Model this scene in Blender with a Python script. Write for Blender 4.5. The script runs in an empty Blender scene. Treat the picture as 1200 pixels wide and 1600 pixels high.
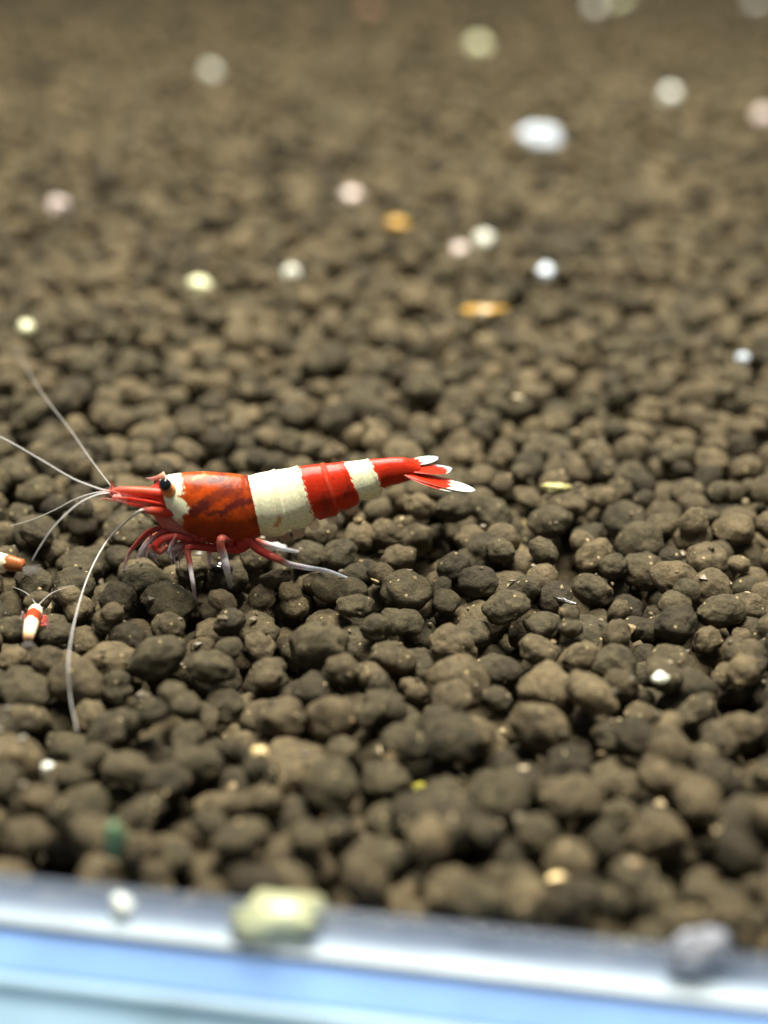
import bpy, math, random
import numpy as np
from mathutils import Vector, noise as mnoise

# ------------------------------------------------------------------ camera, light, exposure
MM = 0.001                                   # everything below is laid out in millimetres
scene = bpy.context.scene
F_PX, PITCH = 2400.0, math.radians(24.6)     # focal length in photo pixels (1200x1600), downward pitch
CAM = np.array([0.0, -97.1, 49.7])           # camera position in mm; soil surface is about z = 0
cam_data = bpy.data.cameras.new('camera')
cam = bpy.data.objects.new('camera', cam_data)
scene.collection.objects.link(cam)
scene.camera = cam
cam.location = CAM * MM
cam.rotation_euler = (math.pi / 2 - PITCH, 0, 0)
cam_data.sensor_fit = 'VERTICAL'
cam_data.sensor_height = 36.0
cam_data.sensor_width = 27.0
cam_data.lens = F_PX / 1600 * 36
cam_data.clip_start = 0.002
cam_data.clip_end = 20
cam_data.dof.use_dof = True
cam_data.dof.focus_distance = 0.1075
cam_data.dof.aperture_fstop = 54.0 / 3.2
scene.render.resolution_x, scene.render.resolution_y = 768, 1024

world = bpy.data.worlds.new('World')
scene.world = world
world.use_nodes = True
bg = world.node_tree.nodes['Background']
bg.inputs['Color'].default_value = (0.80, 0.90, 1.0, 1)
bg.inputs['Strength'].default_value = 0.27

def area(name, loc, target, sx, sy, watts, col):
    ld = bpy.data.lights.new(name, 'AREA')
    ld.shape = 'RECTANGLE'; ld.size = sx * MM; ld.size_y = sy * MM
    ld.energy = watts; ld.color = col
    o = bpy.data.objects.new(name, ld)
    scene.collection.objects.link(o)
    o.location = Vector(loc) * MM
    o.rotation_euler = (Vector(target) - Vector(loc)).to_track_quat('-Z', 'Y').to_euler()
    return o
area('aquarium_lamp', (10, 70, 300), (0, 70, 0), 280, 130, 5.2, (1.0, 0.965, 0.84))

scene.view_settings.view_transform = 'Standard'
scene.view_settings.look = 'None'
scene.view_settings.exposure = 0.0
scene.view_settings.gamma = 1.0

# ------------------------------------------------------------------ helpers
rng = np.random.default_rng(11)
random.seed(5)
COL = scene.collection
cP, sP = math.cos(PITCH), math.sin(PITCH)
FWD = np.array([0, cP, -sP]); UPV = np.array([0, sP, cP]); RGT = np.array([1.0, 0, 0])

def ray(px, py):
    d = FWD + RGT * (px - 600) / F_PX - UPV * (py - 800) / F_PX
    return d
def on_z(px, py, z=0.0):
    d = ray(px, py); t = (z - CAM[2]) / d[2]
    return CAM + d * t
def on_plane(px, py, p0, n):
    d = ray(px, py); t = np.dot(np.array(p0) - CAM, n) / np.dot(d, n)
    return CAM + d * t
def project(P):
    v = np.asarray(P) - CAM
    z = v @ FWD
    return 600 + F_PX * (v @ RGT) / z, 800 - F_PX * (v @ UPV) / z, z

def smooth(t): t = np.clip(t, 0, 1); return t * t * (3 - 2 * t)
def ss(a, b, x): return smooth((np.asarray(x) - a) / (b - a))

def tag(o, label=None, cat=None, group=None, kind=None):
    if label: o['label'] = label
    if cat: o['category'] = cat
    if group: o['group'] = group
    if kind: o['kind'] = kind
    return o
def empty(name, loc):
    o = bpy.data.objects.new(name, None)
    o.empty_display_size = 0.002
    o.location = Vector([float(c) for c in loc]) * MM
    COL.objects.link(o)
    return o
def mesh_obj(name, verts, faces, mat, parent=None, cols=None, origin=None, smooth_shade=True):
    """verts in mm (world); origin in mm moves the object's origin there"""
    V = np.asarray(verts, float)
    if parent is not None and origin is None:
        origin = np.array(parent.location) / MM
    if origin is None: origin = V.mean(0) * [1, 1, 0] + [0, 0, V[:, 2].min()]
    me = bpy.data.meshes.new(name)
    me.from_pydata(((V - origin) * MM).tolist(), [], [list(map(int, f)) for f in faces])
    if smooth_shade: me.polygons.foreach_set('use_smooth', [True] * len(me.polygons))
    if cols is not None:
        a = me.color_attributes.new('col', 'FLOAT_COLOR', 'POINT')
        a.data.foreach_set('color', np.asarray(cols, np.float32).ravel())
    me.materials.append(mat)
    me.update()
    o = bpy.data.objects.new(name, me)
    COL.objects.link(o)
    if parent is None: o.location = Vector([float(c) for c in origin]) * MM
    else: o.parent = parent
    return o

class Geo:
    """collects several shells of one part"""
    def __init__(s): s.v = []; s.f = []; s.c = []; s.n = 0
    def add(s, v, f, c):
        v = np.asarray(v, float); c = np.asarray(c, float)
        if c.ndim == 1: c = np.tile(c, (len(v), 1))
        s.v.append(v); s.c.append(c)
        s.f += [[i + s.n for i in q] for q in f]
        s.n += len(v)
    def obj(s, name, mat, parent):
        return mesh_obj(name, np.vstack(s.v), s.f, mat, parent, np.vstack(s.c))

def catmull(P, n):
    P = np.asarray(P, float)
    if len(P) < 3:
        t = np.linspace(0, 1, n)[:, None]; return P[0] * (1 - t) + P[-1] * t
    Q = np.vstack([2 * P[0] - P[1], P, 2 * P[-1] - P[-2]])
    out = []
    for u in np.linspace(0, len(P) - 1 - 1e-9, n):
        i = int(u); t = u - i
        a, b, c, d = Q[i:i + 4]
        out.append(0.5 * (2 * b + (c - a) * t + (2 * a - 5 * b + 4 * c - d) * t * t + (3 * b - a - 3 * c + d) * t ** 3))
    return np.array(out)

def tube(P, R, col, n=24, k=10):
    """P control points (mm), R radii and col RGBA at control points -> verts, faces, colours"""
    C = catmull(P, n); u = np.linspace(0, 1, n); uc = np.linspace(0, 1, len(P))
    r = np.interp(u, uc, R); c = np.stack([np.interp(u, uc, np.asarray(col)[:, j]) for j in range(4)], 1)
    V, Fc, K = [], [], []
    T = np.gradient(C, axis=0)
    ref = np.array([0.13, 0.31, 0.94])
    for i in range(n):
        t = T[i] / (np.linalg.norm(T[i]) + 1e-12)
        x = np.cross(t, ref); x /= np.linalg.norm(x) + 1e-12; y = np.cross(t, x)
        for j in range(k):
            a = 2 * math.pi * j / k
            V.append(C[i] + r[i] * (math.cos(a) * x + math.sin(a) * y)); K.append(c[i])
    for i in range(n - 1):
        for j in range(k):
            j2 = (j + 1) % k
            Fc.append([i * k + j, i * k + j2, (i + 1) * k + j2, (i + 1) * k + j])
    Fc.append(list(range(k))[::-1]); Fc.append([(n - 1) * k + j for j in range(k)])
    return V, Fc, K

# ------------------------------------------------------------------ materials
def new_mat(name):
    m = bpy.data.materials.new(name); m.use_nodes = True
    nt = m.node_tree
    return m, nt, nt.nodes['Principled BSDF'], nt.nodes.new, nt.links.new

def soil_material():
    m, nt, b, N, L = new_mat('soil')
    geo = N('ShaderNodeNewGeometry'); oi = N('ShaderNodeObjectInfo')
    add = N('ShaderNodeMath'); add.operation = 'ADD'
    L(geo.outputs['Random Per Island'], add.inputs[0]); L(oi.outputs['Random'], add.inputs[1])
    fr = N('ShaderNodeMath'); fr.operation = 'FRACT'; L(add.outputs[0], fr.inputs[0])
    n1 = N('ShaderNodeTexNoise'); n1.inputs['Scale'].default_value = 900; n1.inputs['Detail'].default_value = 8; n1.inputs['Roughness'].default_value = 0.65
    L(geo.outputs['Position'], n1.inputs['Vector'])
    ramp = N('ShaderNodeValToRGB')
    e = ramp.color_ramp.elements
    e[0].position = 0.0; e[0].color = (0.044, 0.035, 0.021, 1)
    e[1].position = 1.0; e[1].color = (0.151, 0.117, 0.067, 1)
    x = e.new(0.35); x.color = (0.083, 0.069, 0.040, 1)
    x = e.new(0.7); x.color = (0.105, 0.081, 0.047, 1)
    L(fr.outputs[0], ramp.inputs[0])
    mott = N('ShaderNodeValToRGB')
    mott.color_ramp.elements[0].position = 0.3; mott.color_ramp.elements[0].color = (0.42, 0.42, 0.42, 1)
    mott.color_ramp.elements[1].position = 0.72; mott.color_ramp.elements[1].color = (1.45, 1.4, 1.3, 1)
    L(n1.outputs[0], mott.inputs[0])
    mul = N('ShaderNodeMix'); mul.data_type = 'RGBA'; mul.blend_type = 'MULTIPLY'; mul.inputs[0].default_value = 1
    L(ramp.outputs[0], mul.inputs[6]); L(mott.outputs[0], mul.inputs[7])
    # pale mineral grains in the clay, brightened to paint in small highlights
    vo = N('ShaderNodeTexVoronoi'); vo.inputs['Scale'].default_value = 1900
    L(geo.outputs['Position'], vo.inputs['Vector'])
    lt = N('ShaderNodeMath'); lt.operation = 'LESS_THAN'; lt.inputs[1].default_value = 0.2
    L(vo.outputs['Distance'], lt.inputs[0])
    sep = N('ShaderNodeSeparateColor'); L(vo.outputs['Color'], sep.inputs[0])
    gt = N('ShaderNodeMath'); gt.operation = 'GREATER_THAN'; gt.inputs[1].default_value = 0.86
    L(sep.outputs[0], gt.inputs[0])
    mm_ = N('ShaderNodeMath'); mm_.operation = 'MULTIPLY'; L(lt.outputs[0], mm_.inputs[0]); L(gt.outputs[0], mm_.inputs[1])
    mx = N('ShaderNodeMix'); mx.data_type = 'RGBA'
    L(mm_.outputs[0], mx.inputs[0]); L(mul.outputs[2], mx.inputs[6]); mx.inputs[7].default_value = (0.42, 0.33, 0.17, 1)
    L(mx.outputs[2], b.inputs['Base Color'])
    b.inputs['Roughness'].default_value = 0.72
    b.inputs['Specular IOR Level'].default_value = 0.2
    n2 = N('ShaderNodeTexNoise'); n2.inputs['Scale'].default_value = 3200; n2.inputs['Detail'].default_value = 6; n2.inputs['Roughness'].default_value = 0.7
    L(geo.outputs['Position'], n2.inputs['Vector'])
    bp = N('ShaderNodeBump'); bp.inputs['Strength'].default_value = 1.0; bp.inputs['Distance'].default_value = 0.00026
    L(n2.outputs[0], bp.inputs['Height'])
    bp2 = N('ShaderNodeBump'); bp2.inputs['Strength'].default_value = 0.9; bp2.inputs['Distance'].default_value = 0.0007
    L(n1.outputs[0], bp2.inputs['Height']); L(bp.outputs[0], bp2.inputs['Normal'])
    L(bp2.outputs[0], b.inputs['Normal'])
    return m
M_SOIL = soil_material()

def shell_material(name, rough=0.32, sss=0.25, bump=0.00003, scale=5000):
    m, nt, b, N, L = new_mat(name)
    at = N('ShaderNodeAttribute'); at.attribute_name = 'col'
    geo = N('ShaderNodeNewGeometry')
    n = N('ShaderNodeTexNoise'); n.inputs['Scale'].default_value = scale; n.inputs['Detail'].default_value = 5
    L(geo.outputs['Position'], n.inputs['Vector'])
    r = N('ShaderNodeMapRange'); r.inputs[3].default_value = 0.62; r.inputs[4].default_value = 1.3
    L(n.outputs[0], r.inputs[0])
    mul = N('ShaderNodeMix'); mul.data_type = 'RGBA'; mul.blend_type = 'MULTIPLY'; mul.inputs[0].default_value = 1
    L(at.outputs['Color'], mul.inputs[6]); L(r.outputs[0], mul.inputs[7])
    L(mul.outputs[2], b.inputs['Base Color'])
    L(at.outputs['Alpha'], b.inputs['Alpha'])
    b.inputs['Roughness'].default_value = rough
    b.inputs['Specular IOR Level'].default_value = 0.15
    b.inputs['Subsurface Weight'].default_value = sss
    b.inputs['Subsurface Radius'].default_value = (1, 0.35, 0.2)
    b.inputs['Subsurface Scale'].default_value = 0.0004
    bp = N('ShaderNodeBump'); bp.inputs['Strength'].default_value = 0.6; bp.inputs['Distance'].default_value = bump
    L(n.outputs[0], bp.inputs['Height']); L(bp.outputs[0], b.inputs['Normal'])
    return m
M_SHELL = shell_material('shrimp_shell', 0.28, 0.45)
M_HAIR = shell_material('shrimp_feeler', 0.4, 0.0)

def plain(name, col, rough=0.4, var=0.2, scale=1500, spec=0.5, sss=0.0, trans=0.0, bump=0.0, alpha=1.0):
    m, nt, b, N, L = new_mat(name)
    geo = N('ShaderNodeNewGeometry')
    n = N('ShaderNodeTexNoise'); n.inputs['Scale'].default_value = scale; n.inputs['Detail'].default_value = 4
    L(geo.outputs['Position'], n.inputs['Vector'])
    rp = N('ShaderNodeValToRGB')
    rp.color_ramp.elements[0].position = 0.3; rp.color_ramp.elements[1].position = 0.7
    rp.color_ramp.elements[0].color = (*[c * (1 - var) for c in col], 1)
    rp.color_ramp.elements[1].color = (*[min(1, c * (1 + var)) for c in col], 1)
    L(n.outputs[0], rp.inputs[0]); L(rp.outputs[0], b.inputs['Base Color'])
    b.inputs['Roughness'].default_value = rough; b.inputs['Specular IOR Level'].default_value = spec
    b.inputs['Transmission Weight'].default_value = trans
    b.inputs['Alpha'].default_value = alpha
    if sss:
        b.inputs['Subsurface Weight'].default_value = sss; b.inputs['Subsurface Radius'].default_value = (1, .9, .7); b.inputs['Subsurface Scale'].default_value = 0.001
    if bump:
        bp = N('ShaderNodeBump'); bp.inputs['Strength'].default_value = 0.6; bp.inputs['Distance'].default_value = bump
        L(n.outputs[0], bp.inputs['Height']); L(bp.outputs[0], b.inputs['Normal'])
    return m

# ------------------------------------------------------------------ tank rim along the front
ZT = -1.0
R0, R1 = on_z(0, 1408, ZT), on_z(1200, 1540, ZT)
LD = (R1 - R0); LD[2] = 0; LD /= np.linalg.norm(LD)
LN = np.array([LD[1], -LD[0], 0.0])           # horizontal, towards the camera
if LN[1] > 0: LN = -LN
FLOOR = -4.6
def behind(x, y):                             # mm behind the glass line (positive inside the tank)
    return -((x - R0[0]) * LN[0] + (y - R0[1]) * LN[1])

def extrude(name, prof, mat, parent, s0=-70, s1=130, cap=True):
    V, Fc = [], []
    k = len(prof)
    for s in (s0, s1):
        for n, z in prof: V.append(R0 * [1, 1, 0] + LD * s + LN * n + np.array([0, 0, z]))
    for j in range(k):
        j2 = (j + 1) % k
        Fc.append([j, j2, k + j2, k + j])
    Fc.append(list(range(k))[::-1]); Fc.append([k + j for j in range(k)])
    o = mesh_obj(name, V, Fc, mat, parent, smooth_shade=False)
    bm = o.modifiers.new('bevel', 'BEVEL'); bm.width = 0.0003; bm.segments = 4; bm.limit_method = 'ANGLE'
    return o
M_RIM = plain('rim_plastic', (0.18, 0.31, 0.60), 0.3, 0.12, 160, bump=0.00002)
M_LIP = plain('rim_lip', (0.15, 0.235, 0.31), 0.4, 0.25, 130, bump=0.00002)
M_EDGE = plain('rim_edge', (0.20, 0.245, 0.29), 0.4, 0.25, 200, bump=0.00002)
mg, nt, b, N, L = new_mat('veiled_glass')
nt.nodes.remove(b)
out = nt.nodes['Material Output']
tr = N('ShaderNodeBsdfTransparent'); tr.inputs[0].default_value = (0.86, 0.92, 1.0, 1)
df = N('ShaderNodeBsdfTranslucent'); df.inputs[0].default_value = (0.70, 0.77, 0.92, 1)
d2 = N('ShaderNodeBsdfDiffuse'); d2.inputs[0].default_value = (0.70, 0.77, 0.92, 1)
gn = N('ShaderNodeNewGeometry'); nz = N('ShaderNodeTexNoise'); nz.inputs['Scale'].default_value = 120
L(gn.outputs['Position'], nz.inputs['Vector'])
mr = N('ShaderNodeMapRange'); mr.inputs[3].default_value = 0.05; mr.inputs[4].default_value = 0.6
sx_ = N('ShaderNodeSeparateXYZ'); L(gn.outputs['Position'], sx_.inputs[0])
L(sx_.outputs[2], mr.inputs[0]); mr.inputs[1].default_value = 0.0005; mr.inputs[2].default_value = -0.0016  # bluish veil painted in, denser downwards, for reflection and blur on the glass
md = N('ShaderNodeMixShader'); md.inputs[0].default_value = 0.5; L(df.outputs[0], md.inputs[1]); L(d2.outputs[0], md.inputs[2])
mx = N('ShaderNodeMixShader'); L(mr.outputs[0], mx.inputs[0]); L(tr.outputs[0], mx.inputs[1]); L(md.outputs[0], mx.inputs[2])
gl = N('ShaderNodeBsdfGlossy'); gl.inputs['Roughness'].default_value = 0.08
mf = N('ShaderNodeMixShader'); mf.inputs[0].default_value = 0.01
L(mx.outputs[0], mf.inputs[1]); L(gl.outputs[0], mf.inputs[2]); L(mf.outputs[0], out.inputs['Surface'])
M_VEILED_GLASS = mg

rim = empty('tank_rim', R0 * [1, 1, 0] + [0, 0, -9.0])
tag(rim, 'stepped pale blue tank rim with a glass lip edging the brown soil', 'tank rim')
extrude('glass_lip', [(-0.7, FLOOR - 0.3), (-0.01, FLOOR - 0.3), (-0.01, 0.4), (-0.7, 0.4)], M_VEILED_GLASS, rim)
extrude('top_edge', [(0, ZT - .5), (0, ZT), (1.2, ZT - .05), (1.5, ZT - .25), (1.2, ZT - .5)], M_EDGE, rim)
extrude('upper_rail', [(0.05, -8.9), (0.05, ZT - .51), (1.3, ZT - .51), (2.95, -2.9), (2.95, -8.9)], M_RIM, rim)
extrude('lower_rail', [(2.96, -8.9), (2.96, -2.75), (3.7, -2.75), (4.0, -3.5), (9.1, -6.9), (30, -7.6), (30, -8.9)], M_LIP, rim)

# ------------------------------------------------------------------ soil bed: floor sheet and dropped granules
bed = mesh_obj('soil_bed', [R0 * [1, 1, 0] + LD * s - LN * n + np.array([0, 0, FLOOR]) for s, n in ((-400, 0), (460, 0), (460, 760), (-400, 760))],
               [[0, 1, 2, 3]], M_SOIL, origin=np.array([0, 0, FLOOR]), smooth_shade=False)
tag(bed, kind='structure')

RES = 0.4
X0, Y0, NX, NY = -190.0, -56.0, 950, 1175      # height field covers x -190..190, y -56..414
H = np.full((NX, NY), FLOOR)
kern_cache = {}
def kern(r):
    q = round(r, 1)
    if q not in kern_cache:
        m = int(q / RES)
        g = np.arange(-m, m + 1) * RES
        d2 = g[:, None] ** 2 + g[None, :] ** 2
        kern_cache[q] = (m, np.where(d2 < q * q, np.sqrt(np.maximum(q * q - d2, 0)), -50.0))
    return kern_cache[q]
def rest(x, y, r):
    m, k = kern(r)
    i = int((x - X0) / RES); j = int((y - Y0) / RES)
    if i - m < 0 or j - m < 0 or i + m >= NX or j + m >= NY: return None
    return float((H[i - m:i + m + 1, j - m:j + m + 1] + k).max())
def settle(x, y, z, r):
    m, k = kern(r)
    i = int((x - X0) / RES); j = int((y - Y0) / RES)
    s = H[i - m:i + m + 1, j - m:j + m + 1]
    np.maximum(s, z + np.where(k > -10, k * 0.95, -99), out=s)
def half_width(y):
    return 0.25 * (y + 97.1) * 1.22 + 13
def hills(x, y):
    return (0.35 + 1.6 * smooth((y - 12) / 40)) * mnoise.noise(Vector((x / 13, y / 17, 3.3))) + 1.8 * smooth((y - 25) / 50) * mnoise.noise(Vector((x / 6, y / 7, 9.3)))
gran = []                                      # x, y, z, r
STEP = 6.0
fill = [(y, w) for y, w in [(-44 + STEP * i, 0) for i in range(int(450 / STEP))]]
for y, _ in fill:
    hw = half_width(y)
    area_ = 2 * hw * STEP
    vol = area_ * 4.6 * 0.95
    while vol > 0:
        r = float(np.clip(rng.lognormal(math.log(1.30), 0.25), 0.7, 2.0)) * (1 + 0.25 * float(smooth((y - 30) / 120)))
        best = None
        for c in range(8):
            if c >= 2 and best is None: break
            x = rng.uniform(-hw, hw) if c < 2 else best[0] + rng.uniform(-2.2, 2.2)
            yy = y + rng.uniform(0, STEP) if c < 2 else best[1] + rng.uniform(-2.2, 2.2)
            if behind(x, yy) < 0.72 + r * 1.0: continue
            z = rest(x, yy, r)
            if z is None or z + r > 1.6 + hills(x, yy): continue
            if best is None or z < best[2]: best = (x, yy, z)
        vol -= 4.19 * r ** 3 * 1.02
        if best is None: continue
        settle(*best, r)
        gran.append((*best, r))
G = np.array(gran)
near = (np.abs(G[:, 1]) < 40) & (np.abs(G[:, 0]) < 30)
ix = slice(int((-25 - X0) / RES), int((25 - X0) / RES)); iy = slice(int((-25 - Y0) / RES), int((40 - Y0) / RES))
SHIFT = -float(np.percentile(H[ix, iy], 70)) # the visible surface is put at about z = 0
G[:, 2] += SHIFT; H += SHIFT
bed.location.z += SHIFT * MM
print('granules', len(G), 'shift', SHIFT)

def ground(x, y):
    i = int((x - X0) / RES); j = int((y - Y0) / RES)
    return float(H[min(max(i, 0), NX - 1), min(max(j, 0), NY - 1)])
def hit(px, py):
    """where the line of sight through a pixel meets the soil"""
    d = ray(px, py); d = d / np.linalg.norm(d)
    t = (CAM[2] - 7) / -d[2]
    while True:
        p = CAM + d * t
        if p[2] <= ground(p[0], p[1]) or p[2] < FLOOR + SHIFT: return p
        t += 0.12

def above(px, py, clear, rad=0.8):
    """the point on a line of sight that hovers a little above the soil"""
    d = ray(px, py); d = d / np.linalg.norm(d)
    t = (CAM[2] - 12) / -d[2]; m = int(rad / RES) + 1
    while True:
        p = CAM + d * t
        i = int((p[0] - X0) / RES); j = int((p[1] - Y0) / RES)
        if p[2] <= H[max(i - m, 0):i + m + 1, max(j - m, 0):j + m + 1].max() + clear: return p
        t += 0.1

# granule shapes: lumpy clay pellets, some fused doubles
import bmesh
def ico(sub):
    bm = bmesh.new(); bmesh.ops.create_icosphere(bm, subdivisions=sub, radius=1)
    V = np.array([v.co[:] for v in bm.verts]); Fc = np.array([[v.index for v in f.verts] for f in bm.faces]); bm.free()
    return V, Fc
ICO = {s: ico(s) for s in (2, 3, 4)}
NVAR = 28
def variant(i, sub):
    rr = np.random.default_rng(100 + i)
    V, Fc = ICO[sub]
    D = V / np.linalg.norm(V, axis=1)[:, None]
    double = rr.random() < 0.25
    if double:
        a = rr.normal(size=3); a /= np.linalg.norm(a); off = rr.uniform(0.30, 0.55)
        lobes = [(a * off, rr.uniform(0.66, 0.8)), (-a * off, rr.uniform(0.55, 0.75))]
        if rr.random() < 0.45:
            c = rr.normal(size=3); c /= np.linalg.norm(c); lobes.append((c * 0.4, 0.6))
    else:
        lobes = [(rr.normal(size=3) * 0.08, 0.95), (rr.normal(size=3) * 0.22, 0.80), (rr.normal(size=3) * 0.25, 0.74)]
    rad = []
    for c, q in lobes:
        dc = D @ c
        disc = dc ** 2 - c @ c + q * q
        rad.append(np.where(disc > 0, dc + np.sqrt(np.maximum(disc, 0)), 0.05))
    rad = np.array(rad); p = 9
    R = ((np.maximum(rad, 0.02) ** p).sum(0)) ** (1 / p)
    o = Vector(rr.uniform(-50, 50, 3))
    n1 = np.array([mnoise.noise(Vector(d) * 1.6 + o) for d in D])
    n2 = np.array([mnoise.noise(Vector(d) * 4.0 + o) for d in D])
    n3 = np.array([mnoise.noise(Vector(d) * 9.0 + o) for d in D])
    n4 = np.array([mnoise.noise(Vector(d) * 19.0 + o) for d in D])
    R = R * (1 + 0.17 * n1 + 0.07 * n2 + 0.04 * n3 + 0.018 * n4)
    W = D * R[:, None] * np.array([rr.uniform(0.98, 1.22), rr.uniform(0.98, 1.14), rr.uniform(0.74, 0.9)])
    W /= np.cbrt(np.mean(np.linalg.norm(W, axis=1) ** 3)) * 1.0
    return W
VARS = {s: [variant(i, s) for i in range(NVAR)] for s in ((2, 3, 4))}

def rots(n):
    out = np.empty((n, 3, 3))
    for i in range(n):
        a = rng.uniform(0, 2 * math.pi); tx, ty = rng.normal(0, 0.35, 2)
        ca, sa = math.cos(a), math.sin(a)
        Rz = np.array([[ca, -sa, 0], [sa, ca, 0], [0, 0, 1]])
        cx, sx = math.cos(tx), math.sin(tx); cy, sy = math.cos(ty), math.sin(ty)
        out[i] = Rz @ np.array([[1, 0, 0], [0, cx, -sx], [0, sx, cx]]) @ np.array([[cy, 0, sy], [0, 1, 0], [-sy, 0, cy]])
    return out
NG = len(G)
ROT = rots(NG); VID = rng.integers(0, NVAR, NG)

# which 300 show largest: a coarse depth buffer
ID = np.full((400, 300), -1); ZB = np.full((400, 300), 1e9)
gx, gy, gz = project(G[:, :3])
for i in np.argsort(gz):
    if gz[i] > 190: break
    cx, cy, rp = gx[i] / 4, gy[i] / 4, G[i, 3] * F_PX / gz[i] / 4
    a0, a1, b0, b1 = int(max(cx - rp, 0)), int(min(cx + rp + 1, 300)), int(max(cy - rp, 0)), int(min(cy + rp + 1, 400))
    if a0 >= a1 or b0 >= b1: continue
    yy, xx = np.mgrid[b0:b1, a0:a1]
    d2 = ((xx - cx) ** 2 + (yy - cy) ** 2) / rp ** 2
    zz = gz[i] - G[i, 3] * np.sqrt(np.maximum(1 - d2, 0))
    ok = (d2 < 1) & (zz < ZB[b0:b1, a0:a1])
    ZB[b0:b1, a0:a1][ok] = zz[ok]; ID[b0:b1, a0:a1][ok] = i
cnt = np.bincount(ID[ID >= 0].ravel(), minlength=NG)
single = np.argsort(-cnt)[:300]
is_single = np.zeros(NG, bool); is_single[single] = True

def granule_mesh(i, sub):
    W = VARS[sub][i]
    me = bpy.data.meshes.new('soil_granule')
    me.from_pydata((W * MM).tolist(), [], ICO[sub][1].tolist())
    me.polygons.foreach_set('use_smooth', [True] * len(me.polygons))
    me.materials.append(M_SOIL)
    return me
GM = [granule_mesh(i, 4) for i in range(NVAR)]
from mathutils import Matrix
inv = Matrix.Translation(bed.location).inverted()
for i in single:
    o = bpy.data.objects.new('soil_granule', GM[VID[i]])
    r = float(G[i, 3])
    Mx = Matrix(ROT[i].tolist()).to_4x4() @ Matrix.Scale(r, 4)
    Mx.translation = Vector((G[i, :3] * MM).tolist())
    COL.objects.link(o); o.parent = bed
    o.matrix_local = inv @ Mx
def joined(name, idx, sub):
    if len(idx) == 0: return
    Vb, Fb = ICO[sub]
    nv, nf = len(Vb), len(Fb)
    VV = np.empty((len(idx), nv, 3))
    for q, i in enumerate(idx):
        VV[q] = (VARS[sub][VID[i]] @ ROT[i].T) * G[i, 3] + G[i, :3]
    VV = (VV.reshape(-1, 3) * MM - np.array(bed.location)).astype(np.float32)
    FF = (Fb[None] + (np.arange(len(idx)) * nv)[:, None, None]).reshape(-1, 3)
    me = bpy.data.meshes.new(name)
    me.vertices.add(len(VV)); me.vertices.foreach_set('co', VV.ravel())
    me.loops.add(FF.size); me.loops.foreach_set('vertex_index', FF.ravel().astype(np.int32))
    me.polygons.add(len(FF))
    me.polygons.foreach_set('loop_start', np.arange(0, FF.size, 3, dtype=np.int32))
    me.polygons.foreach_set('use_smooth', np.ones(len(FF), bool))
    me.update(calc_edges=True); me.validate()
    me.materials.append(M_SOIL)
    o = bpy.data.objects.new(name, me); COL.objects.link(o); o.parent = bed
    tag(o, kind='stuff')
rest_ids = np.where(~is_single)[0]
joined('soil_granules', [i for i in rest_ids if gz[i] < 170], 3)
joined('far_soil_granules', [i for i in rest_ids if gz[i] >= 170], 2)

# crumbs and dust lying between the pellets
def crumb_material():
    m, nt, b, N, L = new_mat('crumb')
    geo = N('ShaderNodeNewGeometry'); rp = N('ShaderNodeValToRGB')
    e = rp.color_ramp.elements
    e[0].color = (0.05, 0.04, 0.022, 1); e[1].color = (0.50, 0.40, 0.24, 1)
    x = e.new(.6); x.color = (0.12, 0.09, 0.05, 1)
    x = e.new(.85); x.color = (0.22, 0.15, 0.07, 1)
    L(geo.outputs['Random Per Island'], rp.inputs[0]); L(rp.outputs[0], b.inputs['Base Color'])
    b.inputs['Roughness'].default_value = .5
    return m
Vb, Fb = ico(1)
cv, cf = [], []
for q in range(1500):
    y = -44 + 110 * rng.random() ** 1.3; x = rng.uniform(-1, 1) * half_width(y)
    if behind(x, y) < 2: continue
    r = min(.12 * math.exp(abs(rng.normal(0, .55))), .42)
    z = ground(x, y)
    W = Vb * (1 + .35 * rng.normal(size=(len(Vb), 1)).clip(-1, 1)) * rng.uniform(.5, 1.3, 3) * r + [x, y, z - .05]
    cf += (Fb + len(cv) * len(Vb)).tolist(); cv.append(W)
cr = mesh_obj('soil_crumbs', np.vstack(cv), cf, crumb_material(), bed, smooth_shade=False)
tag(cr, kind='stuff')

# ------------------------------------------------------------------ the big shrimp
WHITE = np.array([0.80, 0.77, 0.52]); RED = np.array([0.42, 0.022, 0.006]); ORANGE = np.array([0.34, 0.044, 0.003]); MAROON = np.array([0.085, 0.012, 0.008])
YAW = math.radians(9)
P0 = on_z(400, 908, 0.0)
AX = np.array([math.cos(YAW), math.sin(YAW), 0.0])      # tailwards
LAT = np.array([math.sin(YAW), -math.cos(YAW), 0.0])    # towards the camera's side
def sp(px, py, t=0.0):                                  # a point on the shrimp's mid-plane, shifted sideways by t mm
    return on_plane(px, py, P0 + LAT * t, LAT)
shr = empty('shrimp', P0 + AX * 1.0)
tag(shr, 'large red and white banded shrimp with long pale feelers walking on the soil', 'shrimp')

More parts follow.
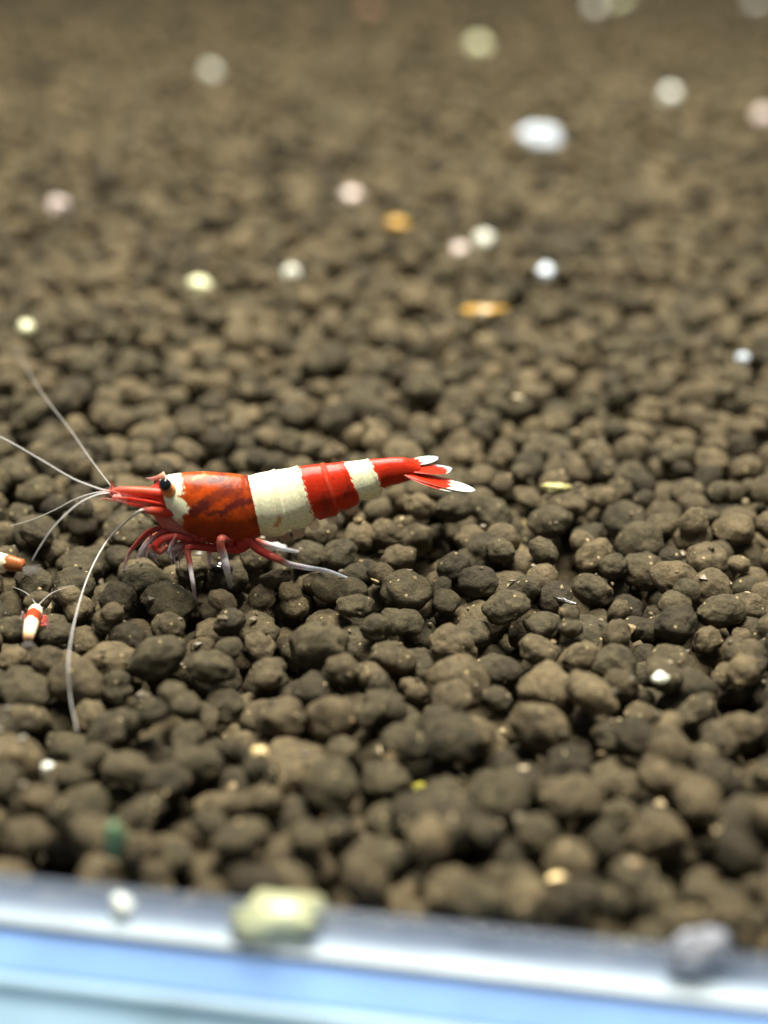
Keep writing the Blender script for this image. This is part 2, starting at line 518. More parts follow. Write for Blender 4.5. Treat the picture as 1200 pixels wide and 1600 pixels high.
ST = [  # top x, y, bottom x, y, lateral ratio, all in the photograph's flank view
    (188, 765, 189, 775, .8), (206, 762, 208, 783, .85), (228, 762, 234, 793, .85), (243, 754, 256, 800, .80), (249, 746, 266, 806, .74),
    (262, 741, 278, 820, .72), (285, 737, 296, 838, .72), (315, 735, 322, 849, .72), (345, 736, 352, 853, .73), (372, 739, 385, 850, .73),
    (387, 742, 408, 839, .72), (402, 738, 423, 841, .71), (430, 733, 452, 837, .70), (465, 728, 493, 818, .69), (486, 725, 508, 812, .68),
    (507, 723, 532, 806, .68), (538, 721, 566, 787, .67), (557, 719, 588, 778, .67), (575, 717, 600, 767, .68), (590, 716, 606, 761, .70),
    (613, 714, 622, 757, .74), (632, 714, 638, 752, .80), (646, 719, 651, 747, .85), (656, 726, 659, 740, .9)]
ST = np.array(ST, float)
NS, NK = 620, 128
U = np.linspace(0, len(ST) - 1, NS)
Q = catmull(ST, NS)
def px_at(name_x):                              # station parameter where the top edge has this x
    return float(np.interp(name_x, ST[:, 0], np.arange(len(ST))))
bounds = [10.0, 12.0, 13.0, 15.0, 16.0, 18.0]     # where one abdomen plate ends and the next begins
tanv = math.tan(math.radians(27))
V, Cc = [], []
for i in range(NS):
    u = U[i]
    T = sp(Q[i, 0], Q[i, 1]); B = sp(Q[i, 2], Q[i, 3])
    cen = (T + B) / 2; up = (T - B); hl = np.linalg.norm(up) / 2; up /= 2 * hl
    k = Q[i, 4]
    a = hl / math.sqrt(1 + (k * tanv) ** 2)
    dl = math.atan(k * tanv)
    # overlapping plates: each plate's rear edge stands proud of the next
    step = 0.0; scal = 0.0
    for bnd in bounds:
        if -0.35 < u - bnd <= 0: step += 0.045 * (1 - (bnd - u) / 0.35)
        scal += math.exp(-((u - bnd - 0.05) / 0.2) ** 2)
    if 3.9 < u < 4.6: step += 0.06 * (1 - (u - 3.9) / 0.7)
    for j in range(NK):
        ph = 2 * math.pi * j / NK
        sphi, cphi = math.sin(ph), math.cos(ph)
        rr = 1 + step
        if sphi < 0: rr -= 0.17 * scal * sphi ** 2 * (1 if u > 10.5 else 0.3)
        lat = cphi * (abs(cphi) ** 0.12)
        # sides fall in a little towards the belly on the abdomen
        lat *= 1 - (0.22 * max(0, -sphi) if u > 10.5 else 0.1 * max(0, -sphi))
        V.append(cen + up * (a * rr * sphi) + LAT * (a * k * rr * lat))
        # drawing coordinate on the flank (same on both sides)
        phs = math.asin(max(-1, min(1, sphi)))
        yy = math.sin(phs - dl)
        w = (1 - yy) / 2
        X = Q[i, 0] * (1 - w) + Q[i, 2] * w; Y = Q[i, 1] * (1 - w) + Q[i, 3] * w
        Cc.append((u, X, Y, yy))
V = np.array(V); D = np.array(Cc)
u, X, Y, yv = D.T
vn = lambda s, o=0: np.array([mnoise.noise(Vector((x * s + o, y * s, o * 1.7))) for x, y in zip(X, Y)])
nA, nB, nC, nD = vn(0.16), vn(0.05, 7), vn(0.45, 13), vn(0.9, 21)
def mixc(c, d, f): return c * (1 - f[:, None]) + d * f[:, None]
def seg(x0, y0, x1, y1, w):
    dx, dy = x1 - x0, y1 - y0; t = np.clip(((X - x0) * dx + (Y - y0) * dy) / (dx * dx + dy * dy), 0, 1)
    d = np.hypot(X - x0 - t * dx, Y - y0 - t * dy) + 3.5 * nA + 1.0 * nC + 3 * nB
    return 1 - ss(w * 0.45, w * 1.1, d)
c = np.tile(RED, (len(u), 1)) * (1 + 0.25 * nB)[:, None]
al = np.ones(len(u)) - 0.35 * (1 - ss(0.3, 2.6, u))
# head front: brighter red-pink, a little translucent at the tip
fr_ = 1 - ss(3.0, 4.0, u)
c = mixc(c, np.array([0.52, 0.055, 0.035]) * (1 + 0.4 * nA)[:, None], fr_)
# carapace
car = ss(3.95, 4.05, u) * (1 - ss(9.97, 10.03, u))
cc = np.tile(ORANGE, (len(u), 1)) * (1 + 0.35 * nB + 0.25 * nC * 0.6)[:, None]
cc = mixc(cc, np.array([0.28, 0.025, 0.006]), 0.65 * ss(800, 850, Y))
for s_ in [(303, 802, 318, 790, 11, .95), (318, 790, 355, 764, 11, .7), (345, 803, 372, 787, 7, .95), (372, 787, 407, 782, 6, .95), (355, 792, 400, 770, 12, .3), (310, 830, 370, 825, 14, .25), (322, 806, 335, 802, 5, .9),
           (333, 751, 346, 749, 9, 1), (298, 758, 330, 755, 3, .5), (385, 745, 402, 770, 7, .7), (352, 775, 375, 770, 7, .6), (360, 752, 384, 762, 9, .45), (300, 770, 312, 764, 6, .4), (378, 800, 398, 812, 8, .35), (330, 815, 360, 806, 4, .35)]:
    cc = mixc(cc, MAROON, s_[5] * seg(*s_[:5]))
for s_ in [(300, 749, 320, 743, 1.6, .6), (320, 743, 345, 748, 1.5, .5), (345, 748, 372, 745, 1.4, .35)]:
    cc = mixc(cc, np.array([0.62, 0.25, 0.08]), s_[5] * seg(*s_[:5]))
cc = mixc(cc, np.array([0.16, 0.03, 0.012]), 0.5 * ss(9.75, 9.95, u))
# white saddle behind the eye with a ragged edge; fades to pinkish skin low down
edge = 284 + np.interp(Y, [737, 765, 774, 776, 790, 803, 806, 830], [-1, 3, 1, -5, 9, 12, 2, 4]) + 5 * nA + 3 * nC + 1.5 * nD
wh = 1 - ss(-1.2, 1.2, X - edge)
wcol = np.tile(WHITE, (len(u), 1)) * (1 + 0.10 * nC)[:, None]
wlow = mixc(wcol, np.array([0.42, 0.17, 0.10]), ss(804, 826, Y + 6 * nA))
wlow = mixc(wlow, np.array([0.5, 0.06, 0.03]), ss(818, 835, Y + 6 * nA))
cc = mixc(cc, wlow, wh)
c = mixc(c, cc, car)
# abdomen bands
def band(u0, u1, e0=0.05, e1=0.05, n0=.03, n1=.05):
    return ss(u0 - e0, u0 + e0, u + n0 * (nC + nA + .8 * nD)) * (1 - ss(u1 - e1, u1 + e1, u + n1 * (nC + nA + .8 * nD)))
crack = 1 - ss(0.0, 0.05, np.abs(nB)) * 1.0
wc = np.tile(WHITE * 1.0, (len(u), 1)) * (1 + 0.16 * nC + .10 * nD - 0.16 * crack)[:, None]
wc = mixc(wc, np.array([0.80, 0.68, 0.30]), 0.45 * ss(-0.2, -0.9, yv))
wc = mixc(wc, np.array([0.62, 0.22, 0.02]), 0.8 * seg(433, 822, 437, 812, 4.5))
wc = mixc(wc, np.array([0.35, 0.10, 0.05]), 0.7 * seg(481, 786, 485, 786, 3.5))
lowX = 0.02 * np.clip(-yv, 0, 1)
b1 = band(10.03, 13.02, .03, .03, .05, .12)
c = mixc(c, wc, b1)
b2 = band(16.02, 18.05, .03, .05, .10, .32)
c = mixc(c, wc, b2)
redb = band(13.03, 16.02, .03, .03, 0, 0)
c = mixc(c, MAROON * 1.6, redb * 0.55 * np.maximum(seg(541, 776, 545, 762, 5), seg(505, 775, 512, 800, 6)))
c = mixc(c, np.array([0.62, 0.10, 0.05]), redb * 0.5 * np.maximum(seg(503, 727, 516, 765, 2.0), seg(516, 765, 527, 800, 1.8)))
c = np.clip(c, 0.002, 0.95)
Fq = []
for i in range(NS - 1):
    for j in range(NK):
        j2 = (j + 1) % NK
        Fq.append([i * NK + j, i * NK + j2, (i + 1) * NK + j2, (i + 1) * NK + j])
Fq.append(list(range(NK))[::-1]); Fq.append([(NS - 1) * NK + j for j in range(NK)])
body = Geo()
# mesh winding: make normals point outward
cen_all = V.reshape(NS, NK, 3).mean(1)
f0 = Fq[(NS // 2) * NK]
nrm = np.cross(V[f0[1]] - V[f0[0]], V[f0[2]] - V[f0[0]])
if np.dot(nrm, V[f0[0]] - cen_all[NS // 2]) < 0: Fq = [f[::-1] for f in Fq]
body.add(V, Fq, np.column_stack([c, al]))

def rgba(c, a=1.0): return (*[float(q) for q in c], a)
PINK = (0.48, 0.085, 0.06); PALE = (0.62, 0.55, 0.56); CLEAR = (0.55, 0.56, 0.62)

# tail fan blades: thin leaf-shaped plates
def blade(base, tip, width, side, colours, thick=0.10, n=30, k=17, curl=0.0):
    """side: unit vector across the blade; colours: function(s, w) -> rgba"""
    base, tip = np.array(base), np.array(tip)
    ax = tip - base; nrm = np.cross(ax, side); nrm /= np.linalg.norm(nrm)
    Vb, Cb, Fb = [], [], []
    for sgn in (1, -1):
        for i in range(n):
            s = i / (n - 1)
            hw = width * (0.42 + 0.58 * math.sin(min(1, s / 0.55) * math.pi / 2)) * math.sqrt(max(0, 1 - max(0, (s - 0.55) / 0.45) ** 2.2)) + 0.01
            for j in range(k):
                w = -1 + 2 * j / (k - 1)
                th = thick * math.sqrt(max(0, 1 - w * w)) * (1 - 0.7 * s)
                Vb.append(base + ax * s + side * (hw * w) + nrm * (sgn * th + curl * w * w * hw - 0.15 * s * s)); Cb.append(colours(s, w))
    for q in (0, 1):
        o = q * n * k
        for i in range(n - 1):
            for j in range(k - 1):
                f = [o + i * k + j, o + i * k + j + 1, o + (i + 1) * k + j + 1, o + (i + 1) * k + j]
                Fb.append(f if q == 0 else f[::-1])
    return Vb, Fb, Cb
def fan_col(wstart, wend, tipcol=(0.5, .55, .62), tipa=0.35, redc=RED * 1.1):
    def f(s, w):
        s2 = s + 0.03 * math.sin(w * 9) + 0.02 * math.sin(w * 23)
        if s2 < wstart: return rgba(redc * (0.9 + 0.3 * math.cos(w * 12)), 0.96 - .22 * s)
        if s2 < wend: return rgba(WHITE * (0.72 + 0.2 * math.cos(w * 14)) * np.array([.92, 1, 1.3]), .95)
        return rgba(tipcol, tipa)
    return f
e0 = sp(645, 732)
body.add(*blade(sp(626, 731), sp(704, 738), 0.8, LAT, fan_col(0.93, 0.95)))
body.add(*blade(sp(624, 736, 0.2), sp(742, 769, 1.5), 0.85, (LAT * 0.96 - AX * 0.25) / 1.0, fan_col(0.68, 0.95)))
body.add(*blade(sp(626, 738, 0.3), sp(712, 770, 1.7), 0.6, (LAT * 0.9 - AX * 0.4), fan_col(0.80, 0.95, tipa=.5)))
body.add(*blade(sp(622, 726, -0.2), sp(684, 717, -1.7), 0.68, LAT * 0.95 + AX * 0.3, fan_col(0.52, 0.84)))
body.add(*blade(sp(622, 728, -0.2), sp(706, 735, -1.0), 0.72, LAT, fan_col(0.70, 0.72, tipa=.5)))

# walking legs, grasping legs and mouthparts
def leg(pts, R, cols, foot=None, t0=1.1, t1=None, n=46, ts=None, lift_from=99):
    P = []
    if foot is not None:
        fp = hit(*foot); tf = float(np.dot(fp - P0, LAT))
    else: tf = t1 if t1 is not None else t0
    m = len(pts) + (1 if foot is not None else 0)
    for q, (x, y) in enumerate(pts):
        t = ts[min(q, len(ts) - 1)] if ts else t0 + (tf - t0) * q / (m - 1)
        P.append(above(x, y, .22, .3) if q >= lift_from else sp(x, y, t))
    if foot is not None: P.append(fp - np.array([0, 0, 0.05]))
    body.add(*tube(P, R, cols, n=n, k=10))
red1, red2, pk, pl_, cl_ = rgba((.42, .03, .02)), rgba((.36, .04, .03)), rgba((.44, .11, .08), .88), rgba((.66, .58, .59), .85), rgba((.50, .52, .58), .55)
pw_ = rgba((.78, .76, .78))
# near side
leg([(310, 838), (285, 828), (258, 824), (232, 832), (208, 856), (199, 872)], [.32, .28, .23, .20, .16, .12, .08], [red2, pk, red2, red2, pk, pl_, cl_], foot=(192, 890), t0=0.9)
leg([(304, 838), (283, 832), (262, 829), (246, 836), (228, 852), (218, 868)], [.26, .22, .2, .18, .15, .09], [pk, pk, red2, pk, pl_, cl_], t0=0.3, t1=.8)
leg([(300, 842), (276, 838), (256, 842), (244, 852), (250, 861), (262, 852)], [.28, .26, .28, .31, .26, .12], [red2, red2, red2, red1, pk, pk], t0=.9, t1=1.3)
leg([(320, 846), (300, 846), (285, 852), (268, 856), (262, 864)], [.32, .3, .28, .25, .14], [red2, pk, pk, pl_, pl_], t0=.5, t1=.9)
leg([(385, 848), (372, 856), (345, 857), (318, 855), (296, 854), (293, 862), (296, 878), (298, 890), (302, 915)], [.48, .42, .30, .27, .26, .24, .21, .17, .15, .09],
    [red1, red1, red2, red2, red2, pk, pk, pl_, pl_, cl_], foot=(306, 942), n=80, ts=[.6, .7, .8, .9, 1.1, 1.2, 1.4, 1.6, 2.0])
leg([(376, 832), (358, 842), (346, 842), (345, 854), (349, 868), (355, 892)], [.30, .3, .30, .30, .29, .25, .15], [red1, red2, pk, pk, pl_, pw_, pw_], foot=(361, 919), n=60, ts=[.4, 1.3, 1.9, 2.0, 1.9, 1.7])
leg([(380, 838), (392, 847), (402, 857), (418, 866), (436, 874), (450, 881), (480, 887), (512, 892)], [.45, .36, .32, .3, .27, .22, .19, .14, .08], [red1, red2, red2, red2, pk, pl_, cl_, cl_, cl_], foot=(543, 902), n=70, lift_from=5, ts=[.9, 1, 1.1, 1.2, 1.3])
# coxal lumps under the carapace
for (x, y, r_) in [(378, 850, .55), (360, 846, .4), (340, 843, .4), (318, 838, .4)]:
    body.add(*tube([sp(x + 3, y - 12, .5), sp(x, y - 3, .8), sp(x - 2, y + 5, .9), sp(x - 3, y + 8, .9)], [r_ * .9, r_, r_ * .7, .1], [red1, red1, red2, red2], n=14, k=12))
# far side
leg([(380, 842), (350, 850), (330, 856), (327, 870)], [.4, .32, .28, .2, .1], [red2, red2, pk, pl_, cl_], foot=(330, 890), t0=-1.0)
leg([(300, 836), (270, 832), (240, 840), (222, 858)], [.3, .28, .24, .16, .08], [red2, pk, pk, pl_, cl_], foot=(214, 872), t0=-.8)
leg([(385, 840), (402, 848), (420, 852), (440, 857)], [.35, .3, .26, .18, .09], [red2, pk, pl_, cl_, cl_], foot=(470, 862), t0=-.8)
# wispy maxilliped hairs
hr = random.Random(3)
for q in range(34):
    x, y = hr.uniform(232, 292), hr.uniform(842, 862)
    x1, y1 = x + hr.uniform(-16, 8), y + hr.uniform(8, 26)
    t = hr.uniform(-.3, 1.4)
    body.add(*tube([sp(x, y - 8, t), sp((x + x1) / 2 - 3, (y + y1) / 2, t), sp(x1, y1, t + .2)], [.10, .08, .03], [rgba(PINK, .7), rgba(PALE, .45), rgba(PALE, .25)], n=8, k=6))
# swimmerets folded under the abdomen
for (x, y) in [(420, 836), (440, 836), (462, 830), (486, 818), (515, 808), (545, 794)]:
    body.add(*blade(sp(x - 2, y - 12, .5), sp(x + 9, y + 13, .6), .42, AX * .9 + np.array([0, 0, .3]), lambda s, w: rgba((.5, .32, .22), .55 - .3 * s), thick=.05, n=10, k=7))
# throat and mouth region
body.add(*tube([sp(312, 832, 0), sp(288, 824, 0), sp(268, 815, 0), sp(252, 806, 0), sp(240, 800, 0)], [1.0, .95, .75, .5, .2],
               [rgba((.38, .05, .03)), rgba((.42, .10, .07)), rgba((.45, .14, .10)), rgba((.45, .10, .07)), rgba(PINK)], n=24, k=20))
# snout: rostrum, antenna scales and stalks
hot = rgba((.46, .04, .02)); hotp = rgba((.60, .17, .14), .9)
body.add(*tube([sp(258, 743), sp(246, 747), sp(236, 748), sp(228, 747)], [.30, .17, .09, .03], [rgba((.5, .3, .2)), rgba((.42, .14, .11), .75), rgba((.42, .18, .16), .6), rgba((.45, .3, .28), .4)], n=16, k=10))
for t in (0.55, -0.5):
    body.add(*tube([sp(262, 772, t), sp(240, 770, t), sp(212, 767, t * 1.0), sp(186, 766, t * .9), sp(168, 769, t * .8)], [.40, .38, .30, .22, .08], [hot, hot, rgba((.48, .08, .03), .9), rgba((.5, .08, .05), .8), rgba((.5, .17, .14), .5)], n=26, k=12))
    body.add(*blade(sp(268, 792, t * 1.3), sp(176, 774, t * 1.7), .50, (LAT * .75 + np.array([0, 0, .66])) if t > 0 else (LAT * .75 - np.array([0, 0, .66])),
             lambda s, w: rgba(np.array([.56, .055, .035]) * (1.1 + .25 * math.cos(w * 7)) if s < .75 else (.60, .20, .17), .95 if s < .8 else .7), thick=.14))
    body.add(*tube([sp(272, 798, t * 1.2), sp(256, 799, t * 1.5), sp(238, 797, t * 1.8), sp(224, 796, t * 2)], [.40, .42, .34, .18], [rgba((.42, .03, .02)), rgba((.5, .04, .02)), rgba((.5, .07, .03)), hotp], n=18, k=12))
body.add(*tube([sp(176, 766, .2), sp(174, 755, .2), sp(173, 745, .3)], [.12, .07, .02], [hotp, rgba(PINK, .7), rgba(PALE, .4)], n=10, k=6))
for q in range(16):
    x, y, t = hr.uniform(168, 205), hr.uniform(760, 786), hr.uniform(-.9, .9)
    dx, dy = hr.uniform(-20, -6), hr.uniform(-9, 7)
    body.add(*tube([sp(x, y, t), sp(x + dx * .5, y + dy * .4, t), sp(x + dx, y + dy, t)], [.07, .045, .015], [rgba((.45, .1, .07), .8), rgba(PINK, .55), rgba(PALE, .25)], n=8, k=6))
# eye stalks
body.add(*tube([sp(268, 770, .5), sp(262, 764, 1.1), sp(259, 759, 1.45)], [.55, .50, .40], [rgba((.55, .16, .05)), rgba((.62, .25, .07)), rgba((.45, .12, .04))], n=14, k=14))
body.add(*tube([sp(262, 765, -.4), sp(256, 760, -1.1), sp(250, 757, -1.5)], [.5, .4, .35], [rgba((.55, .16, .05)), rgba((.5, .2, .1)), rgba((.45, .12, .04))], n=14, k=14))
body.obj('body', M_SHELL, shr)

# eyes: slightly flattened glossy beads
M_EYE = plain('shrimp_eye', (0.006, 0.006, 0.010), 0.12, 0.3, 4000)
def bead(name, cpos, r, mat, parent, sq=(1, 1, 1)):
    Vi, Fi = ICO[3]
    fac = 1 + 0.03 * np.sin(Vi[:, :1] * 7)
    return mesh_obj(name, np.array(cpos) + Vi * fac * r * np.array(sq), Fi.tolist(), mat, parent)
bead('eye', sp(258, 757, 1.62), .43, M_EYE, shr, (1, .85, 1.05))
bead('eye', sp(249, 755, -1.55), .40, M_EYE, shr, (1, .85, 1.05))

# feelers
FE = (0.50, 0.48, 0.46)
def feeler(P, r0, r1, name, a0=.9, a1=.45, n=60):
    m = len(P)
    R = np.linspace(r0, r1, m); cols = [rgba((0.62, 0.42, 0.40) if q == 0 else FE, a0 + (a1 - a0) * q / (m - 1)) for q in range(m)]
    g = Geo(); g.add(*tube(P, R, cols, n=n, k=8)); g.obj(name, M_HAIR, shr)
feeler([sp(226, 796, 1.1), sp(213, 802, 1.6), above(170, 842, 2.0), above(140, 895, 1.3), above(119, 960, .8), above(107, 1030, .5), above(110, 1090, .3), above(121, 1142, .12, .3)], .085, .035, 'antenna', .85, .35)
far_tip = hit(25, 552)
pA = sp(226, 795, -1.1)
feeler([pA, sp(186, 772, -3), sp(145, 722, -9), sp(110, 672, -15), sp(60, 606, -23), far_tip + [0, 0, .6]], .06, .035, 'antenna', .35, .3)
feeler([sp(172, 768, .4), sp(152, 763, .6), sp(112, 747, .4), sp(60, 716, 0), sp(5, 685, -.6), sp(-45, 664, -1)], .075, .04, 'antennule', .9, .55)
feeler([sp(172, 770, .5), sp(150, 774, .9), sp(120, 789, 1.4), sp(85, 822, 2.0), sp(62, 855, 2.4), sp(50, 876, 2.6)], .075, .035, 'antennule', .9, .5)
feeler([sp(172, 769, -.4), sp(150, 770, -.6), sp(118, 780, -1), sp(85, 797, -1.6), sp(50, 812, -2.2), sp(15, 822, -2.6)], .065, .03, 'antennule', .8, .3)

# ------------------------------------------------------------------ young shrimps
def young(base, tail_dir, length, label, bands, lift=0.0, wid=0.105, seed=0, sink=0.25):
    """base: tail-end point on the soil; tail_dir: horizontal unit vector from head to tail"""
    d = np.array(tail_dir, float); d /= np.linalg.norm(d)
    z = 0.3
    for _ in range(40):
        b0 = on_z(*base, z + length * wid)
        z = .7 * z + .3 * (float(np.percentile([ground(*(b0 - d * q * length)[:2]) for q in np.linspace(-.05, .8, 14)], 80)) - sink)
    base = np.array([b0[0], b0[1], z])
    s = np.array([d[1], -d[0], 0.0]); up = np.array([0, 0, 1.0])
    root = empty('young_shrimp', base)
    tag(root, label, 'shrimp')
    g = Geo(); n, k = 90, 40
    prof_x = [0, .06, .14, .25, .4, .55, .7, .85, 1.0]
    prof_r = [.25, .6, .9, 1.0, 1.0, .98, .92, .80, .62]
    Vv, Kk, Ff = [], [], []
    for i in range(n):
        q = i / (n - 1)
        r = np.interp(q, prof_x, prof_r) * length * wid * (1 + .05 * (1 - ((q * 7) % 1)) * (q > .42))
        c_ = np.array(base) - d * length * (1 - q) + up * (length * wid * 1.15 + lift + .25 * math.sin(q * 3.1))
        for j in range(k):
            a = 2 * math.pi * j / k
            Vv.append(c_ + s * math.cos(a) * r * .85 + up * math.sin(a) * r)
            col = None
            qq = q + .012 * math.sin(a * 5 + seed) + .008 * math.sin(a * 11)
            for e_, cl in bands:
                if qq <= e_: col = cl; break
            if col is None: col = bands[-1][1]
            Kk.append(rgba(np.array(col)))
    for i in range(n - 1):
        for j in range(k):
            j2 = (j + 1) % k; Ff.append([i * k + j, i * k + j2, (i + 1) * k + j2, (i + 1) * k + j])
    Ff.append(list(range(k))); Ff.append([(n - 1) * k + j for j in range(k)])
    g.add(Vv, Ff, Kk)
    te = np.array(base) + up * (length * wid + lift)
    for a in (-.75, -.35, 0, .35, .75):
        dd = d * math.cos(a) + s * math.sin(a)
        ss_ = s * math.cos(a) - d * math.sin(a)
        g.add(*blade(te - dd * .1, te + dd * length * .18 - up * .3, length * .035, ss_, lambda q, w: rgba((.10, .09, .085), .35 - .25 * q), thick=.04, n=10, k=7))
    for sd in (-1, 1):
        for q in (.2, .27, .34, .41, .48):
            a0 = np.array(base) - d * length * (1 - q) + up * (length * wid * .6 + lift)
            out_ = a0 + s * sd * length * wid * 1.15 + up * .05 - d * .1
            ft = a0 + s * sd * length * wid * 1.5; ft[2] = max(ground(ft[0], ft[1]), base[2] - .5) + .02
            g.add(*tube([a0, out_, ft], [.09, .07, .03], [rgba((.4, .08, .05)), rgba(PINK, .8), rgba(PALE, .5)], n=10, k=6))
    g.obj('body', M_SHELL, root)
    hd = np.array(base) - d * length * .9 + up * (length * wid * 1.4 + lift)
    for sd in (-1, 1):
        bead('eye', hd + s * sd * length * wid * .75, length * .032, M_EYE, root)
        gg = Geo(); st_ = hd - d * length * .1
        gg.add(*tube([st_, st_ - d * length * .3 + s * sd * length * .2 + up * .3, st_ - d * length * .7 + s * sd * length * .5], [.04, .03, .015], [rgba(FE, .5)] * 3, n=20, k=6))
        gg.obj('antenna', M_HAIR, root)
    return root
ORG = (0.42, 0.07, 0.02)
young((44, 1000), (0.06, -1, 0), 4.3, 'tiny red and white banded young shrimp turned tail-on, front of the large shrimp', [(.10, ORG), (.34, WHITE), (.62, (.30, .045, .015)), (.93, WHITE * .95), (1.1, (.6, .36, .2))], wid=.135)
young((36, 884), (0.98, -0.2, 0), 7.5, 'young orange-brown shrimp with one white band, half hidden among granules under the feelers', [(.3, ORG), (.70, (.40, .10, .03)), (.84, WHITE), (1.1, (.30, .10, .03))], wid=.10, seed=2, sink=.4)

# ------------------------------------------------------------------ loose pale pebbles, grains and flakes on the soil
def pebble(px, py, r, mat, name, label, cat, group=None, sq=(1, .9, .75), sink=.35, rz=0.0, seed=0, p=None, flake=False, far=False):
    p = (above(px, py, -.4 * r, .5 * r + .2) if far else hit(px, py)) if p is None else p
    rr = np.random.default_rng(500 + seed)
    Vi, Fi = ICO[3]
    o = Vector(rr.uniform(-40, 40, 3))
    f = np.array([1 + .42 * mnoise.noise(Vector(v) * 1.3 + o) + .22 * mnoise.noise(Vector(v) * 3.1 + o) for v in Vi])
    W = Vi * f[:, None] * np.array(sq) * r
    if flake: W[:, 2] += .25 * r * np.sin(Vi[:, 0] * 2.4)
    ca, sa = math.cos(rz), math.sin(rz)
    W = W @ np.array([[ca, -sa, 0], [sa, ca, 0], [0, 0, 1]]).T
    zc = p[2] + r * sq[2] * (1 - 2 * sink) + 0.0
    W += np.array([p[0], p[1], zc])
    ob = mesh_obj(name, W, Fi.tolist(), mat)
    tag(ob, label, cat, group)
    return ob
M_PW = plain('pale_quartz', (0.80, 0.80, 0.68), .18, .3, 700, sss=.2, alpha=.8)
M_PG = plain('greenish_quartz', (0.80, 0.80, 0.50), .18, .3, 700, sss=.2, alpha=.8)
M_PB = plain('bluish_quartz', (0.74, 0.82, 0.95), .18, .10, 500, sss=.2, alpha=.8)
M_PP = plain('pinkish_quartz', (0.70, 0.58, 0.53), .2, .3, 700, sss=.2, alpha=.8)
M_AM = plain('amber_grain', (0.42, 0.23, 0.03), .3, .25, 1200)
M_TAN = plain('tan_flake', (0.62, 0.46, 0.22), .5, .3, 2500)
M_YEL = plain('yellow_flake', (0.70, 0.62, 0.08), .5, .2, 2500)
M_OLV = plain('olive_flake', (0.36, 0.33, 0.12), .5, .4, 2500)
M_GRN = plain('green_scrap', (0.07, 0.13, 0.06), .5, .3, 1500)
M_DK = plain('dark_chip', (0.02, 0.018, 0.016), .15, .3, 2000)
M_GS = plain('grey_quartz', (0.26, 0.27, 0.31), .3, .5, 500, alpha=.75)
M_RP = plain('cloudy_quartz', (0.44, 0.45, 0.27), .3, .45, 500, bump=.0002, alpha=.7)
M_BRN = plain('rusty_grain', (0.30, 0.16, 0.10), .5, .3, 1200)
sd = 0
for (x, y, r, m_, lab, grp) in [  # far pale specks have pebble bodies; some stand in for bright glints
    (748, 78, 2.3, M_PG, 'pale yellow round speck on the far soil beyond the oval bluish pebble', None),
    (330, 118, 1.5, M_PW, 'small whitish speck alone on the soil far behind the shrimp head', None),
    (1047, 155, 1.6, M_PW, 'whitish speck between the oval bluish pebble and the dull pink pebble', None),
    (1182, 10, 1.9, M_PW, 'faint whitish speck on the soil far beyond the dull pink pebble', None),
    (930, 16, 1.9, M_PW, 'greyish white speck of the touching pair at the very back', None),
    (968, 8, 2.2, M_PG, 'larger yellowish speck of the touching pair at the very back', None),
    (92, 328, 1.3, M_PP, 'faint pinkish white speck on the soil far behind the feelers', None),
    (548, 312, 1.25, M_PP, 'pinkish white speck on the soil far behind the banded abdomen', None),
    (455, 432, .95, M_PW, 'tiny bright white speck above a dark gap in the soil', None),
    (312, 455, 1.25, M_PG, 'pale cream angular speck on the soil behind the large shrimp', None),
    (40, 518, .9, M_PG, 'small pale yellow speck over a dark gap behind the feeler tip', None),
    (755, 380, 1.2, M_PW, 'white speck of a close pair behind the tail', None),
    (718, 397, 1.05, M_PP, 'pinkish speck of a close pair behind the tail', None),
    (853, 430, .9, M_PB, 'faint pale blue speck on the soil behind the tail', None),
    (1160, 564, .65, M_PB, 'minute pale speck on the soil beyond the long rows of granules', None),
    (1192, 188, 1.6, M_PP, 'dull pink pebble on the far soil beyond the whitish speck', None),
    (578, 22, 2.2, M_BRN, 'dull rusty brown grain at the very back of the soil', None)]:
    sd += 1
    pebble(x, y, r, m_, 'pebble', lab, 'pebble', grp, seed=sd, sink=.25, sq=(1, .95, .85), far=True)
pebble(845, 226, 2.6, M_PB, 'pebble', 'large oval bluish white pebble on the far soil', 'pebble', sq=(1.15, .8, .75), sink=.2, seed=30, rz=-.3)
pebble(620, 352, 1.2, M_AM, 'amber_grain', 'round amber yellow grain on the soil behind the shrimp', 'grain', seed=31, sink=.4)
pebble(755, 489, 1.0, M_AM, 'amber_grain', 'elongated amber flake lying on the soil behind the tail', 'grain', sq=(2.3, .9, .5), seed=32, sink=.2, far=True)
pebble(820, 826, .55, M_TAN, 'tan_chip', 'upright tan chip wedged between granules near the tail', 'chip', sq=(.55, .5, 1.0), seed=33, sink=.3)
pebble(868, 762, .75, M_OLV, 'flake', 'yellow-green flake on a granule beyond the tail tip', 'flake', sq=(1.4, .7, .35), seed=34, sink=.3)
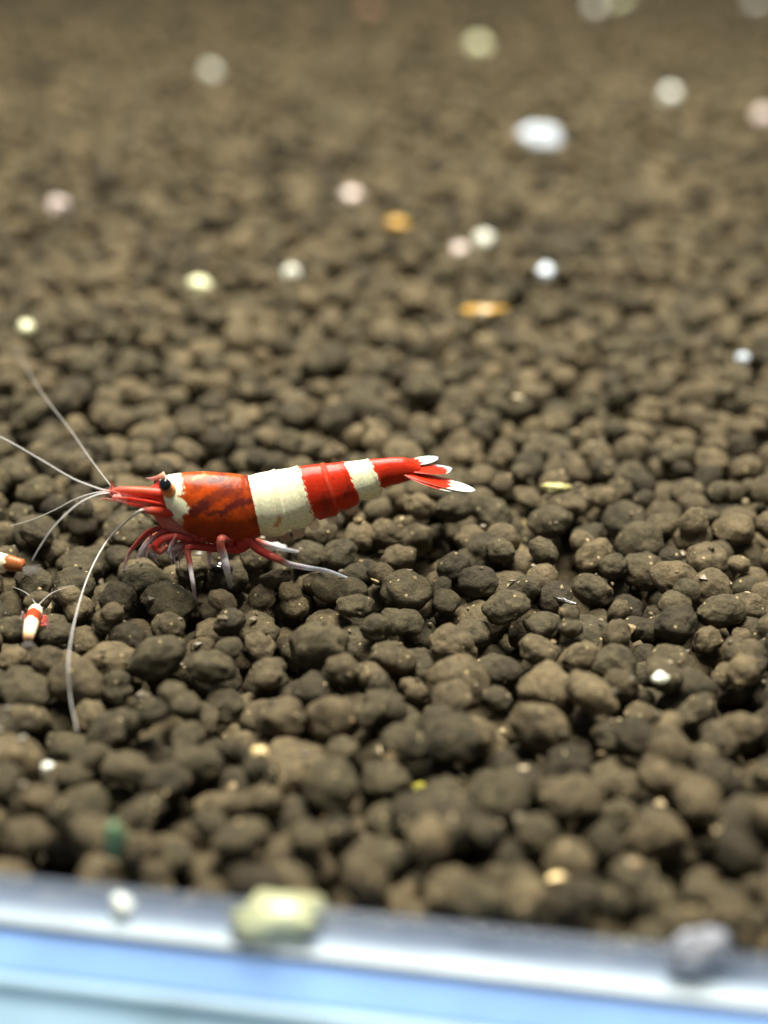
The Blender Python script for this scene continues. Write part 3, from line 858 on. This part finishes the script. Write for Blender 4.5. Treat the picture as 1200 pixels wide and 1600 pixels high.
pebble(68, 1201, .55, M_PW, 'flake', 'bright white speck on a granule beside the feeler tip', 'flake', sq=(1.0, .6, .5), seed=35, sink=.3)
pebble(652, 1233, .45, M_YEL, 'flake', 'small bright yellow crumb on a granule', 'flake', sq=(1, .9, .7), seed=36, sink=.3)
pebble(884, 1364, .95, M_TAN, 'flake', 'curved cream flake on soil close to the blue rim', 'flake', sq=(1.0, .4, .25), seed=37, sink=.3, rz=.35, flake=True)
pebble(406, 1178, .45, M_TAN, 'tan_chip', 'small tan chip between brown granules in front of the shrimp', 'chip', seed=38, sink=.3)
pebble(1032, 1062, .5, M_PW, 'pebble', 'tiny cloudy white grain wedged between sharp brown granules', 'pebble', seed=39, sink=.3)
pebble(592, 906, .65, M_TAN, 'tan_chip', 'flat tan crust on a granule beside the rear leg tip', 'chip', sq=(.7, .8, .3), seed=40, sink=.3)
pebble(430, 856, .75, M_PW, 'flake', 'pale angular flake under the white abdomen band', 'flake', sq=(1.1, .7, .3), seed=41, sink=.3)
pebble(345, 890, .6, M_DK, 'dark_chip', 'glossy black chip between the walking legs', 'chip', sq=(1.2, .8, .6), seed=42, sink=.3)
pebble(880, 940, .7, M_DK, 'dark_chip', 'thin dark splinter between granules beyond the tail', 'chip', sq=(1.4, .3, .25), seed=43, sink=.2, rz=-.6)
pebble(180, 1325, 1.1, M_GRN, 'plant_scrap', 'blurred green plant scrap against the soil near the rim', 'plant scrap', sq=(.5, .4, 1.1), seed=44, sink=.3)
# on the rim itself
def on_rim(px, py, back=0.2):
    p = on_z(px, py, ZT); return p
pebble(0, 0, 1.8, M_RP, 'pebble', 'pale yellow-green pebble sitting on the blue rim', 'pebble', sq=(1.35, .7, .52), seed=45, sink=.02, p=on_rim(436, 1452))
pebble(0, 0, .55, M_PW, 'pebble', 'small white bead sitting on the blue rim', 'pebble', seed=46, sink=.02, p=on_rim(192, 1428), sq=(1, 1, 1))
pebble(0, 0, 1.25, M_GS, 'pebble', 'pale grey angular stone on the rim edge beside the soil', 'pebble', sq=(1.4, .6, .9), seed=47, sink=.02, p=on_rim(1088, 1516), rz=.4)
